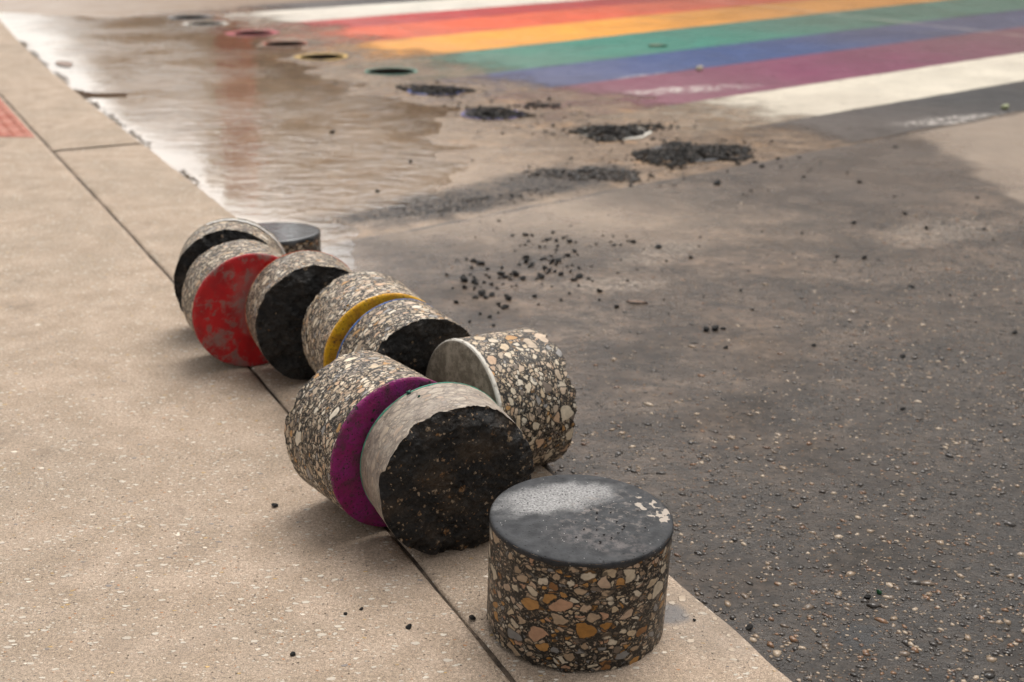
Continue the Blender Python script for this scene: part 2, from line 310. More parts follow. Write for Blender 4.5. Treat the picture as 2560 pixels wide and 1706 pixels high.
def mat_street():
    t = NT('street_concrete'); v = t.obj(); x, y, z = t.sep(v)
    nn = t.addm(t.mul(x, -.620), t.mul(y, .785))                      # across the crosswalk
    nn = t.math('ADD', nn, t.math('MULTIPLY_ADD', t.noise(v, 5, 3), .06, -.03))
    far = t.mapr(nn, 3.60, 3.66)                                     # slab beyond the joint
    n1 = t.noise(v, 1.3, 5, .6); n2 = t.noise(v, 7, 5, .65); n3 = t.noise(v, 38, 4, .7)
    str_ = t.noise(t.map(v, rot=(0, 0, R_(-40)), sc=(1, 3.0, 1)), 2.2, 5, .65)
    tan = t.mix(t.mapr(n2, .3, .7), (.140, .094, .060), (.225, .160, .108))
    tan = t.mix(t.mul(t.mapr(str_, .52, .72), .6), tan, (.105, .074, .052))
    tan = t.mix(t.mul(t.mapr(t.noise(t.map(v, (7, 1, 0), (0, 0, R_(-10)), (1, 2.6, 1)), 3.0, 5, .65), .58, .74), .5), tan, (.40, .33, .26))
    tan = t.mix(t.mul(t.mapr(t.noise(t.map(v, (9, 4, 0)), 4.4, 5, .65), .54, .68), .6), tan, (.30, .175, .083))
    gry = t.mix(t.mapr(n2, .32, .7), (.050, .036, .027), (.100, .073, .053))
    gry = t.mix(t.mapr(n1, .40, .66, 0, .6), gry, (.135, .092, .062))
    gry = t.mix(t.mul(t.mapr(t.noise(t.map(v, (2, 8, 0), sc=(1, 1.8, 1)), 3.2, 6, .7), .52, .68), .6), gry, (.036, .027, .021))
    mo = t.noise(t.map(v, (6, 2, 0), (0, 0, R_(12)), (1, 1.7, 1)), 2.6, 6, .72, .5)
    gry = t.mix(1.0, gry, t.mapr(mo, .36, .66, .48, 1.45), 'MULTIPLY')
    # nearer the viewer and to the right: soaked, dark
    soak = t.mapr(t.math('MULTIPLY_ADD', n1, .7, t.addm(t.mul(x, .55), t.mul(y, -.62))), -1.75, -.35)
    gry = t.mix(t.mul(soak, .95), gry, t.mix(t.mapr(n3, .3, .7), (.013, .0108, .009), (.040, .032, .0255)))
    col = t.mix(far, gry, tan)
    col = t.mix(1.0, col, t.mapr(t.noise(t.map(v, (3, 3, 0), sc=(1, 1.5, 1)), 26, 5, .75), .32, .68, .5, 1.5), 'MULTIPLY')
    # exposed stones
    h = t.mul(t.noise(v, 260, 4, .7), .30)
    dis = t.vmath('ADD', v, t.vmath('SCALE', t.noise(v, 70, 2, col=True), .012))
    for i, (sz, pr, rr) in enumerate(((.0065, .42, .34), (.013, .32, .38), (.024, .16, .36))):
        q = t.map(dis, (i * .4, i * .9, 0), (0, 0, i * 1.2), (1, 1.6, 1)); a = t.vor(q, 1 / sz); c = t.sepc(a.outputs['Color'])
        r = t.math('MULTIPLY_ADD', c[1], .22, rr - .18)
        mk = t.mul(t.mapr(a.outputs['Distance'], r, t.mul(r, .7)), t.math('LESS_THAN', c[0], pr))
        hal = t.mul(t.mul(t.mapr(a.outputs['Distance'], t.mul(r, 1.5), r), t.math('LESS_THAN', c[0], pr * .6)), t.inv(far)); col = t.mix(t.mul(hal, .55), col, (.012, .010, .009))
        sc = t.ramp(c[2], [(0, (.30, .225, .155)), (.3, (.19, .145, .105)), (.5, (.36, .28, .20)), (.68, (.10, .085, .075)), (.8, (.32, .165, .065)), (.9, (.24, .20, .17))], 'CONSTANT')
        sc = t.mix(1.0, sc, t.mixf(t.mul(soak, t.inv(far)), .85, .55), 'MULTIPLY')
        col = t.mix(t.mul(mk, t.mixf(far, .6, .35)), col, sc); h = t.math('MAXIMUM', h, t.mul(mk, (.45, .7, 1)[i]))
    cor = t.mapr(t.math('MULTIPLY_ADD', t.noise(v, 4, 3), .4, t.addm(x, t.mul(y, -.62))), -.40, .25); col = t.mix(t.mul(t.mul(cor, .6), t.inv(far)), col, (.012, .011, .010))  # dark reflection towards the near right corner, painted into the street colour
    # dark specks of asphalt dust
    sp = t.mapr(t.noise(v, 120, 3, .7), .64, .72); col = t.mix(t.mul(sp, .55), col, (.03, .028, .026))
    gp = t.addm(t.mul(x, .855), t.mul(y, .519)); sl = t.mul(t.mapr(gp, 3.5, 2.5), t.mapr(y, 3.9, 4.6)); col = t.mix(t.mul(sl, t.mapr(gp, 3.0, 2.4, .38, .62)), col, t.mix(n2, (.33, .245, .175), (.46, .365, .28)));
    # stains with their own shapes
    bs = t.math('MAXIMUM', t.blob(v, -.24, 4.72, .52, .19, R_(38), .9, .6, 7), t.blob(v, .16, 5.08, .42, .20, R_(35), .9, .7, 8))
    col = t.mix(t.mul(bs, t.mapr(t.noise(v, 60, 4, .7), .3, .6, .5, 1.)), col, (.009, .0088, .0095))
    for a in ((.30, 3.70, .20, .07, R_(10)), (.50, 4.05, .20, .09, R_(50)), (-.42, 5.76, .22, .05, .1), (.05, 5.72, .2, .05, .1), (1.55, 4.35, .25, .12, .5)):
        ws = t.blob(v, *a[:4], a[4], 1.0, .9, 11); col = t.mix(t.mul(ws, t.mapr(t.noise(v, 48, 4, .75), .42, .62, 0, .5)), col, (.42, .35, .28))
    dw = t.math('MAXIMUM', t.blob(v, 1.62, 5.45, .42, .75, R_(-20), .35, .35, 3), t.blob(v, 1.3, 5.35, .3, .3, 0, .8, .4, 3)); col = t.mix(t.mul(t.mul(dw, t.inv(far)), .55), col, (.075, .055, .042))
    dr = t.mul(t.mul(t.mapr(t.math('MULTIPLY_ADD', t.noise(v, 3, 4), .5, x), 2.22, 2.34), t.mapr(t.math('MULTIPLY_ADD', t.noise(v, 2, 3), .6, y), 4.85, 5.1)), t.inv(far)); col = t.mix(t.mul(dr, .85), col, t.mix(n2, (.20, .15, .11), (.33, .26, .20)))
    dk = t.blob(v, .595, 1.79, .045, .035, .4, .4, .4, 30); col = t.mix(t.mul(dk, .7), col, (.018, .02, .022))
    jl = t.math('ABSOLUTE', t.math('SUBTRACT', nn, 3.615)); jm = t.mul(t.mapr(jl, .016, .004), t.mapr(t.noise(v, 6, 4), .4, .6, .35, 1.)); col = t.mix(t.mul(jm, .8), col, (.035, .034, .036))
    gp = t.math('ADD', gp, t.math('MULTIPLY_ADD', t.noise(v, 3, 4), .3, -.15))
    col = t.mix(t.mul(t.mapr(gp, 1.75, 1.35), t.mapr(y, 3.6, 4.1)), col, t.mix(n2, (.44, .375, .31), (.56, .49, .42)))
    # dry strip beyond the far side of the crosswalk
    col = t.mix(t.mapr(nn, 10.95, 11.05, 0, .8), col, t.mix(n2, (.23, .165, .12), (.31, .24, .18)))
    # wetness: film lies low between the stones
    wet = t.mapr(t.noise(v, 2.4, 5, .65), .30, .62)
    dry = t.math('MAXIMUM', t.mul(t.mapr(x, 1.9, 2.5), t.mapr(y, 3.9, 4.6)), t.mapr(nn, 10.9, 11.1))
    wet = t.mul(wet, t.inv(t.mul(dry, .75)))
    film = t.mul(wet, t.mapr(h, .62, .32))
    rg = t.mixf(film, .5, .12); rg = t.mixf(t.mapr(h, .3, .8), rg, t.mixf(wet, .62, .20))
    rip = t.noise(t.map(v, sc=(1, 1.4, 1)), 26, 3, .6)
    nb = t.bump(t.mul(h, t.mixf(far, 1.0, .6)), .0066); rip2 = t.noise(t.map(v, (5, 5, 0), sc=(.8, 1.5, 1)), 85, 3, .65); nb = t.bump(t.addm(rip, t.mul(rip2, .5)), .0045, t.mixf(wet, .3, .8), nb)
    return t.done(t.bsdf(col, rg, nb, t.mul(t.mixf(wet, .2, .36), t.mixf(far, 1.0, .5))))
M_street = mat_street()

# ------------------------------------------------------------------ holes left by the corer (on the street)
HR = .152
HOLES = [(-2.86, 11.17, 'black', 0), (-2.61, 10.70, 'white', 0), (-2.08, 10.06, 'red', 0), (-1.72, 9.45, 'orange', 0), (-1.34, 8.74, 'yellow', 0), (-.80, 8.09, 'green', 0), (-.46, 7.36, 'blue', 1), (-.12, 6.62, 'purple', 1), (.50, 6.14, 'white', 2), (.80, 5.66, 'black', 2)]
def build_street():
    xs = np.arange(-6.0, 6.01, .055); ys = np.arange(1.0, 13.6, .055)
    X, Y = np.meshgrid(xs, ys); P = np.stack([X.ravel(), Y.ravel()], -1)
    rng = np.random.default_rng(1); P = P + rng.uniform(-.004, .004, P.shape)
    keep = np.ones(len(P), bool)
    for hx, hy, *_ in HOLES: keep &= np.hypot(P[:, 0] - hx, P[:, 1] - hy) > HR + .012
    P = P[keep]
    far = [(a, b) for a in (-90, -45, -20, -10, 10, 20, 45, 90) for b in (-60, -30, -12, -4, 5, 12, 20, 35, 60, 110)]
    verts = [Vector(p) for p in P] + [Vector(q) for q in far if not (-6 <= q[0] <= 6 and 1 <= q[1] <= 13.6)]
    edges = []
    for hx, hy, *_ in HOLES:
        o = len(verts); n = 40
        verts += [Vector((hx + HR * math.cos(2 * math.pi * i / n), hy + HR * math.sin(2 * math.pi * i / n))) for i in range(n)]
        edges += [(o + i, o + (i + 1) % n) for i in range(n)]
    v2, _, f2, *_ = delaunay_2d_cdt(verts, edges, [], 0, 1e-5)
    V = np.array([(p.x, p.y) for p in v2]); Z = street_z(V[:, 0], V[:, 1]); F = np.array([tuple(f) for f in f2])
    c = V[F].mean(1); ok = np.ones(len(F), bool)
    for hx, hy, *_ in HOLES: ok &= np.hypot(c[:, 0] - hx, c[:, 1] - hy) > HR * .995
    F = F[ok]; a = V[F]; cr_ = (a[:, 1, 0] - a[:, 0, 0]) * (a[:, 2, 1] - a[:, 0, 1]) - (a[:, 1, 1] - a[:, 0, 1]) * (a[:, 2, 0] - a[:, 0, 0])
    F[cr_ < 0] = F[cr_ < 0][:, ::-1]
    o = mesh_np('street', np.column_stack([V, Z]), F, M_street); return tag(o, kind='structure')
build_street()

# puddle: flat sheet of water, its shore is where the street rises through it
def mat_water():
    t = NT('puddle_water'); v = t.obj(); x, y, z = t.sep(v)
    tt = t.addm(t.mul(x, .87), t.mul(y, .47))
    calm = t.mapr(tt, 1.15, 1.75, .06, 1.0)                             # still along the gutter, rippled further out
    r1 = t.noise(t.map(v, rot=(0, 0, .25), sc=(.7, 1.2, 1)), 11.0, 4, .5, .6); r2 = t.noise(t.map(v, (4, 2, 0), (0, 0, -.2), (.6, 1.5, 1)), 22, 3, .6)
    nb = t.bump(t.addm(r1, t.mul(r2, .35)), .0095, t.mul(calm, t.mapr(t.noise(v, 1.7, 3), .35, .65, .25, 1.)))
    fr = t.n('ShaderNodeFresnel'); fr.inputs[0].default_value = 1.333; t.set(fr.inputs[1], nb)
    g = t.n('ShaderNodeBsdfGlossy'); g.inputs['Roughness'].default_value = .03; t.set(g.inputs['Normal'], nb)
    tr = t.n('ShaderNodeBsdfTransparent'); tr.inputs[0].default_value = (.975, .965, .95, 1)
    mx = t.n('ShaderNodeMixShader'); t.set(mx.inputs[0], fr.outputs[0]); t.set(mx.inputs[1], tr.outputs[0]); t.set(mx.inputs[2], g.outputs[0])
    return t.done(mx.outputs[0])
def build_puddle():
    xs = np.arange(-6, .9, .06); ys = np.arange(3.4, 11.8, .06); X, Y = np.meshgrid(xs, ys); x = X.ravel(); y = Y.ravel()
    sdv = poly_sd(x, y); hole = np.zeros(len(x), bool)
    for hx, hy, *_ in HOLES: hole |= np.hypot(x - hx, y - hy) < HR + .03
    okv = (sdv > -.75) & ~hole; nc = len(xs)
    F = [(r * nc + c, r * nc + c + 1, (r + 1) * nc + c + 1, (r + 1) * nc + c) for r in range(len(ys) - 1) for c in range(nc - 1)]
    F = [f for f in F if all(okv[i] for i in f)]
    used = sorted({i for f in F for i in f}); re = {i: k for k, i in enumerate(used)}
    tag(mesh_np('puddle', [(x[i], y[i], WATER_Z) for i in used], [[re[i] for i in f] for f in F], mat_water()), kind='structure')
build_puddle()

# ------------------------------------------------------------------ sidewalk and kerb slabs
def sweep(name, y0, y1, prof, mat, step=.02, nseed=1, amp=.004, capends=True):
    """prof: list of (t, z, jitter) across the slab"""
    ys = np.arange(y0, y1 + 1e-6, step); jx, nx, ny = joint_frame(ys); V = []
    for tt, zz, jt in prof:
        nz = fbm(np.stack([ys / .09, 0 * ys + tt * 7, 0 * ys], -1), 5, nseed, .62) if jt else 0 * ys
        dt = jt * amp * nz; dz = -abs(jt) * amp * .5 * np.maximum(nz, 0)
        if jt: dz = dz + .0007 * fbm(np.stack([ys / .012, 0 * ys + tt * 30, 0 * ys], -1), 2, nseed + 3)
        V.append(np.stack([jx + nx * (tt + dt), ys + ny * (tt + dt), zz + dz], -1))
    V = np.concatenate(V); return tag(mesh_np(name, V, [f[::-1] for f in gridF(len(prof), len(ys))], mat), kind='structure')
edge_in = [(-.0032, -.045, 0), (-.0032, -.010, 1), (-.005, -.004, 1), (-.011, -.0008, 1), (-.03, 0, .2)]
sweep('sidewalk', -3, 16, [(-9, 0, 0), (-2, 0, 0), (-.4, 0, 0), (-.1, 0, 0)] + edge_in[::-1], M_walk, nseed=11)
kp = [(.0032, -.045, 0), (.0032, -.010, 1), (.005, -.004, 1), (.011, -.0008, 1), (.03, 0, .2), (.2, 0, 0), (KW - .03, 0, .4), (KW - .016, -.0012, 1.9), (KW - .007, -.005, 2.2), (KW - .001, -.013, 2.2), (KW, -.022, 2.), (KW + .001, -.06, 0)]
for a, b in ((-3, 5.495), (5.508, 16)): sweep('kerb', a, b, kp, M_kerb, nseed=21)
def mat_dirt():
    t = NT('joint_dirt'); v = t.obj(); col = t.mix(t.mapr(t.noise(v, 90, 5, .7), .35, .65), (.05, .037, .028), (.15, .115, .085)); col = t.mix(t.mapr(t.noise(v, 8, 3), .4, .6), col, (.03, .024, .02))
    return t.done(t.bsdf(col, .9, t.bump(t.noise(v, 200, 4), .003), .2))
M_dirt = mat_dirt()
sweep('joint_fill', -3, 16, [(-.02, -.0065, .5), (0, -.0075, .5), (.02, -.0065, .5)], M_dirt, nseed=31, amp=.006)
mb = MB(); yy = 5.5015; jx, nx, ny = joint_frame(yy); tx, ty = -ny, nx
q = [(jx + nx * s_ + tx * e, yy + ny * s_ + ty * e, -.011) for s_, e in ((0, -.012), (KW - .004, -.012), (KW - .004, .012), (0, .012))]
mb.add(q, [(0, 1, 2, 3)]); tag(mb.build('kerb_joint_fill', M_dirt), kind='structure')

# red tactile panel set in the sidewalk
def tactile():
    t = NT('red_brick_paving'); v = t.obj()
    col = t.mix(t.mapr(t.noise(v, 9, 5, .65), .35, .65), (.33, .10, .068), (.42, .19, .14)); col = t.mix(t.mapr(t.noise(v, 40, 4), .55, .7), col, (.18, .06, .045))
    M = t.done(t.bsdf(col, .8, t.bump(t.noise(v, 120, 4), .002), .3))
    mb = MB(); ys = np.linspace(5.80, 7.6, 40); jx, nx, ny = joint_frame(ys)
    a = np.stack([jx - nx * .022, ys - ny * .022, 0 * ys + .003], -1); b = np.stack([jx - nx * .022 - 1.2, ys, 0 * ys + .003], -1)
    V = np.concatenate([a, b]); mb.add(V, gridF(2, 40)); mb.add(np.concatenate([V[:40] - (0, 0, .02), V[:40]]), gridF(2, 40)[::1]); mb.add([V[0], V[40], V[40] - (0, 0, .02), V[0] - (0, 0, .02)], [(0, 1, 2, 3)])
    for i in range(26):
        yb = 5.85 + i * .06; j0, n0, n1 = (float(q) for q in joint_frame(yb))
        for k in range(14):
            cx, cy = j0 - .06 - k * .06, yb; ring = [(cx + r * math.cos(u), cy + r * math.sin(u), z) for r, z in ((.0125, .003), (.0095, .0075)) for u in np.linspace(0, 2 * math.pi, 9)[:-1]]
            mb.add(ring, gridF(2, 8, True) + [tuple(range(8, 16))])
    tag(mb.build('tactile_panel', M), 'red bumpy tactile paving panel set in the pale sidewalk beside the kerb strip', 'tactile paving')
tactile()

# ------------------------------------------------------------------ painted crosswalk
LINES = [((2.21, 6.38), 38.3), ((1.74, 6.74), 38.9), ((1.48, 7.43), 39.5), ((1.87, 8.87), 39.9), ((2.46, 10.32), 41.0), ((1.69, 10.89), 41.7), ((1.57, 11.95), 42.0), ((.23, 11.85), 42.0), ((-.9, 11.66), 41.0), ((-1.51, 12.30), 39.5), ((-1.9, 12.75), 39.5)]
STR = [('black', (.020, .021, .023), (1.30, 6.1), .5), ('white', (.60, .55, .45), (1.30, 6.6), .45), ('purple', (.150, .018, .066), (.45, 7.2), .35), ('blue', (.007, .042, .165), (-.15, 7.8), .4), ('green', (.010, .165, .120), (-.55, 8.55), .5), ('yellow', (.74, .30, .015), (-1.15, 9.2), .35),
       ('orange', (.66, .085, .02), (-1.4, 9.85), .35), ('red', (.42, .016, .020), (-1.75, 10.55), .4), ('white', (.66, .62, .54), (-2.3, 11.1), .35), ('black', (.045, .047, .055), (-2.3, 11.7), .4)]
LBL = {0: 'black border stripe of the rainbow crosswalk nearest to the bare wet street', 1: 'white crosswalk stripe between the purple stripe and the near black stripe', 2: 'purple stripe of the rainbow crosswalk with pale scuffs', 3: 'blue stripe of the rainbow crosswalk', 4: 'green stripe of the rainbow crosswalk',
       5: 'yellow stripe of the rainbow crosswalk', 6: 'orange stripe of the rainbow crosswalk', 7: 'red stripe of the rainbow crosswalk', 8: 'white crosswalk stripe on the far side of the red stripe', 9: 'black border stripe along the far edge of the crosswalk'}
def mat_stripe(i, name, c, start, soft):
    t = NT('paint_%s_stripe' % name); v = t.obj(); x, y, z = t.sep(v)
    a = R_(LINES[i][1]); u0 = start[0] * math.cos(a) + start[1] * math.sin(a)
    u = t.math('SUBTRACT', t.addm(t.mul(x, math.cos(a)), t.mul(y, math.sin(a))), u0)
    un = t.math('MULTIPLY_ADD', t.math('SUBTRACT', t.noise(v, 2.6, 5, .7), .5), 1.5, u)
    col = t.mix(t.mapr(t.noise(v, 3, 5, .65), .35, .7), c, tuple(q * .82 for q in c))
    # silt film on the low end, grey tyre dirt out in the carriageway
    silt = t.mapr(t.math('MULTIPLY_ADD', t.noise(v, 1.5, 5, .65), 1.4, u), 2.9, .6)
    col = t.mix(t.mul(silt, .22), col, (.30, .22, .17))
    dirt = t.mapr(t.math('MULTIPLY_ADD', t.noise(v, .8, 4, .6), 1.5, u), 2.3, 5.6)
    col = t.mix(t.mul(dirt, .30 if name == 'white' else .55), col, (.085, .060, .045) if name != 'white' else (.36, .31, .26))
    col = t.mix(t.mul(t.mapr(t.noise(v, 40, 4, .7), .55, .75), .3), col, (.12, .10, .085))
    sc = t.blob(v, 1.05 if name != 'black' else 2.45, 7.48 if name == 'purple' else (8.05 if name == 'blue' else 6.60), .42, .10, a - .25, .9, .6, 6)
    if name in ('purple', 'blue', 'black') and i < 4:
        col = t.mix(t.mul(sc, t.mapr(t.noise(t.map(v, rot=(0, 0, -a)), 26, 3, .7, 1.), .46, .60)), col, (.50, .46, .42))
    # pale slab joint crossing the paint
    jl = t.math('ABSOLUTE', t.math('ADD', t.addm(t.mul(x, .800), t.mul(y, .600)), -9.50)); col = t.mix(t.mul(t.mul(t.mapr(jl, .05, .02), t.mapr(t.noise(v, 5, 4), .4, .6, .3, 1.)), .42), col, (.42, .36, .30))
    wear = t.mul(t.mapr(un, -.1, soft), t.mapr(t.noise(v, 16, 5, .7), .70, .60, .55, 1.0))
    ghost = t.mul(t.mapr(un, -1.0, .1), t.mapr(t.noise(t.map(v, sc=(1, 2, 1)), 7, 5, .7), .42, .62, 0, .42))
    al = t.math('MAXIMUM', wear, ghost)
    al = t.mul(al, t.mapr(t.noise(v, 75, 4, .75), .69, .61))
    wet = t.mapr(t.noise(v, 1.8, 4, .6), .35, .6); rg = t.mixf(wet, .6, .34)
    b = t.bsdf(col, rg, t.bump(t.noise(v, 150, 4, .7), .003), .2)
    tr = t.n('ShaderNodeBsdfTransparent'); mx = t.n('ShaderNodeMixShader'); t.set(mx.inputs[0], al); t.set(mx.inputs[1], tr.outputs[0]); t.set(mx.inputs[2], b)
    return t.done(mx.outputs[0])
def build_stripe(i):
    name, c, start, soft = STR[i]
    def line(k):
        (px, py), a = LINES[k]; a = R_(a); return np.array([px, py]), np.array([math.cos(a), math.sin(a)])
    p0, d0 = line(i); p1, d1 = line(i + 1); s = np.array(start)
    u = np.arange(-1.2, 11.5, .07)
    A = p0 + np.outer((s - p0) @ d0 + u, d0); B = p1 + np.outer((s - p1) @ d1 + u, d1)
    rows = []
    for k, f in enumerate(np.linspace(0, 1, 11)):
        Q = A * (1 - f) + B * f; e = .010 * fbm(p3(u / .12, 0 * u + k + i * 3), 3, 40 + i)[:, None] if k in (0, 10) else 0
        nrm = np.array([-d0[1], d0[0]]); rows.append(Q + e * nrm + (nrm * .002 if k == 0 else 0) - (nrm * .002 if k == 10 else 0))
    V = np.concatenate(rows); Z = street_z(V[:, 0], V[:, 1]) + .003
    # leave the cored holes open
    F = gridF(11, len(u)); bad = np.zeros(len(V), bool)
    for hx, hy, *_ in HOLES: bad |= np.hypot(V[:, 0] - hx, V[:, 1] - hy) < HR + .08
    F = [f for f in F if not any(bad[j] for j in f)]
    o = mesh_np('crosswalk_stripe', np.column_stack([V, Z]), F, mat_stripe(i, name, c, start, soft))
    tag(o, LBL[i], 'crosswalk stripe', 'stripes of the rainbow crosswalk')
for i in range(10): build_stripe(i)

# ------------------------------------------------------------------ concrete cores
PAINT = {'black': (.030, .031, .034), 'white': (.50, .47, .41), 'red': (.42, .006, .010), 'orange': (.72, .10, .015), 'yellow': (.74, .40, .006), 'green': (.055, .34, .235), 'blue': (.035, .17, .50), 'purple': (.215, .007, .092)}
CR = .15
def core(seed, L, colour, side_mat, rough_mat, paint_mat, label, skirt=.003, face_amp=.007, chip=.006, concave=0.):
    NTH, NZ, NR = 240, 26, 60
    th = np.linspace(0, 2 * math.pi, NTH, endpoint=False); ct, st = np.cos(th), np.sin(th)
    ro = empty('pavement_core', label, 'pavement core', 'cored pavement cylinders along the kerb')
    def zf(r, t_):
        P = np.stack([r * np.cos(t_), r * np.sin(t_), 0 * r], -1)
        z = face_amp * (fbm(P / .075, 3, seed) + .85 * fbm(P / .022, 3, seed + 50)) + .0034 * fbm(P / .0075, 2, seed + 90)
        z = z + sstep(.78, 1.0, r / CR) * chip * (.35 + np.maximum(0, fbm(np.stack([np.cos(t_) * 6, np.sin(t_) * 6, 0 * r + seed], -1), 3, seed + 7)) * 2)
        return z
    rim = zf(np.full(NTH, CR), th)
    rows = []
    fr = np.concatenate([np.linspace(0, .2, 9), np.linspace(.2, 1, NZ - 8)[1:]])
    for f in fr:
        z = rim * (1 - f) ** 2 + (L - .0015) * f if f > 0 else rim
        P = np.stack([ct * 9, st * 9, np.full(NTH, f * L / .0165)], -1)
        rr = CR + .0007 * fbm(P * .9, 3, seed + 11) + .0018 * math.exp(-f * L / .02) * (fbm(P * 1.6, 3, seed + 23) - .4)
        rows.append(np.stack([rr * ct, rr * st, z + 0 * th], -1))
    V = np.concatenate(rows); mesh_np('aggregate_side', V, gridF(len(fr), NTH, True), side_mat, ro)
    rs = np.linspace(0, 1, NR)[1:] ** .8 * CR; V = [(0, 0, float(zf(np.array([1e-4]), np.array([0.]))[0]))]
    for r in rs[:-1]: V += list(np.stack([r * ct, r * st, zf(np.full(NTH, r), th)], -1))
    V += list(rows[0]); n = NR - 1
    F = [(0, 1 + (c + 1) % NTH, 1 + c) for c in range(NTH)] + [tuple(1 + i for i in f)[::-1] for f in gridF(n, NTH, True)]
    mesh_np('broken_face', V, F, rough_mat, ro)
    # painted end with a ragged skirt of paint over the edge
    V = [(0, 0, L + .0006)]; rings = [.2, .4, .6, .75, .88, .95]
    for f in rings:
        r = f * CR; z = L + .0006 + .0006 * fbm(np.stack([r * ct, r * st, 0 * th], -1) / .02, 3, seed + 31) ; V += list(np.stack([r * ct, r * st, z], -1))
    for r, dz in ((CR - .0035, .0004), (CR - .001, -.0008), (CR + .0006, -.0026)):
        V += list(np.stack([r * ct, r * st, np.full(NTH, L + dz)], -1))
    sk = skirt * (1 + .8 * fbm(np.stack([ct * 7, st * 7, 0 * th + seed], -1), 4, seed + 61))
    V += list(np.stack([(CR + .0011) * ct, (CR + .0011) * st, L - .003 - sk * .9], -1)); V += list(np.stack([(CR - .001) * ct, (CR - .001) * st, L - .003 - sk], -1))
    F = [(0, 1 + c, 1 + (c + 1) % NTH) for c in range(NTH)] + [tuple(1 + i for i in f) for f in [g[::-1] for g in gridF(11, NTH, True)]]
    F = [f[::-1] if k >= NTH else f for k, f in enumerate(F)]
    mesh_np('painted_face', V, [f[::-1] if k >= NTH else f for k, f in enumerate(F)], paint_mat, ro)
    return ro
def pose(ro, rough_c, painted_c, twist=0.):
    a = Vector(painted_c) - Vector(rough_c); q = a.to_track_quat('Z', 'Y').to_matrix().to_4x4() @ Matrix.Rotation(twist, 4, 'Z'); q.translation = Vector(rough_c); ro.matrix_world = q

def mat_black_top():
    t = NT('black_paint_dusty'); v = t.obj()
    col = t.mix(t.mapr(t.noise(v, 30, 5, .65), .35, .7), (.017, .0185, .021), (.033, .035, .039))
    du = t.mul(t.blob(v, -.040, .056, .095, .042, R_(26), .8, .55, 26), t.mapr(t.noise(v, 240, 5, .8), .36, .62, .25, 1.))
    col = t.mix(t.mul(du, .9), col, (.36, .355, .35))
    d2 = t.mul(t.blob(v, .045, .01, .085, .07, .4, 1.2, .4, 14), t.mapr(t.noise(v, 70, 5, .75), .50, .64)); col = t.mix(t.mul(d2, .55), col, (.23, .20, .18))
    d3 = t.mul(t.mul(t.blob(v, .03, -.080, .07, .028, -.3, 1.4, .6, 16), t.mapr(t.noise(v, 60, 5, .7), .42, .62)), .4); col = t.mix(d3, col, (.20, .17, .16))
    fk = t.mul(t.mapr(t.noise(v, 62, 3, .5), .555, .575), t.blob(v, .122, .030, .026, .050, .5, .3, .3, 20)); col = t.mix(fk, col, (.36, .31, .26))
    pv = t.vor(v, 190); pit = t.mul(t.mapr(pv.outputs['Distance'], .34, .2), t.math('LESS_THAN', t.sepc(pv.outputs['Color'])[0], .13)); col = t.mix(pit, col, (.008, .008, .009))
    gl = t.vor(v, 420); gk = t.mul(t.mapr(gl.outputs['Distance'], .3, .2), t.math('LESS_THAN', t.sepc(gl.outputs['Color'])[0], .012)); col = t.mix(gk, col, (.65, .65, .62))
    h = t.addm(t.mul(t.noise(v, 320, 4, .7), .6), t.mul(pit, -.8))
    return t.done(t.bsdf(col, t.mapr(t.noise(v, 50, 3), .3, .7, .55, .75), t.bump(h, .0008), .3))
def mat_black_wet():
    t = NT('black_paint_wet'); v = t.obj()
    col = t.mix(t.noise(v, 20, 4), (.022, .025, .028), (.045, .05, .055))
    col = t.mix(t.mul(t.blob(v, -.02, .045, .09, .03, 0, 1., .4, 18), .7), col, (.26, .20, .17))
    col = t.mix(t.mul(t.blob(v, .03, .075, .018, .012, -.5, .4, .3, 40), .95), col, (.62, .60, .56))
    col = t.mix(t.mul(t.blob(v, .0, -.06, .13, .03, 0, 1., .3, 18), .5), col, (.20, .215, .225))
    return t.done(t.bsdf(col, .22, t.bump(t.noise(v, 60, 3), .0015), .5))
def mat_red():
    t = NT('red_paint_worn'); v = t.obj()
    col = t.mix(t.mapr(t.noise(v, 24, 4), .35, .7), (.46, .006, .010), (.30, .006, .010))
    for sc, lo, hi, am, c in ((16, .50, .62, .75, (.22, .165, .145)), (34, .54, .62, .65, (.18, .13, .115)), (70, .58, .66, .5, (.14, .05, .04))):
        col = t.mix(t.mul(t.mapr(t.noise(t.map(v, (sc, 1, 2)), sc, 6, .68, .3), lo, hi), am), col, c)
    col = t.mix(t.mul(t.blob(v, .03, -.02, .075, .06, .5, 1.1, .5, 20), .75), col, (.27, .20, .18))
    h = t.noise(v, 200, 4, .7); return t.done(t.bsdf(col, t.mapr(t.noise(v, 30, 3), .3, .7, .35, .6), t.bump(h, .0006), .45))
def mat_white_face():
    t = NT('white_paint_soiled'); v = t.obj()
    col = t.mix(t.mapr(t.noise(v, 30, 6, .75), .36, .62), (.37, .325, .265), (.17, .145, .112))
    col = t.mix(t.mul(t.mapr(t.noise(t.map(v, (3, 1, 1)), 11, 5, .7), .50, .66), .7), col, (.085, .064, .046))
    col = t.mix(t.mapr(t.noise(v, 140, 4, .75), .60, .70), col, (.03, .026, .02))
    nd = t.n('ShaderNodeVectorMath', operation='LENGTH'); t.set(nd.inputs[0], t.vmath('MULTIPLY', v, (1, 1, 0)))
    edge = t.mul(t.mapr(nd.outputs[1], .1465, .149), t.mapr(t.noise(v, 60, 4), .3, .5)); col = t.mix(edge, col, (.62, .59, .53))
    return t.done(t.bsdf(col, .7, t.bump(t.noise(v, 150, 5, .75), .0025), .3))
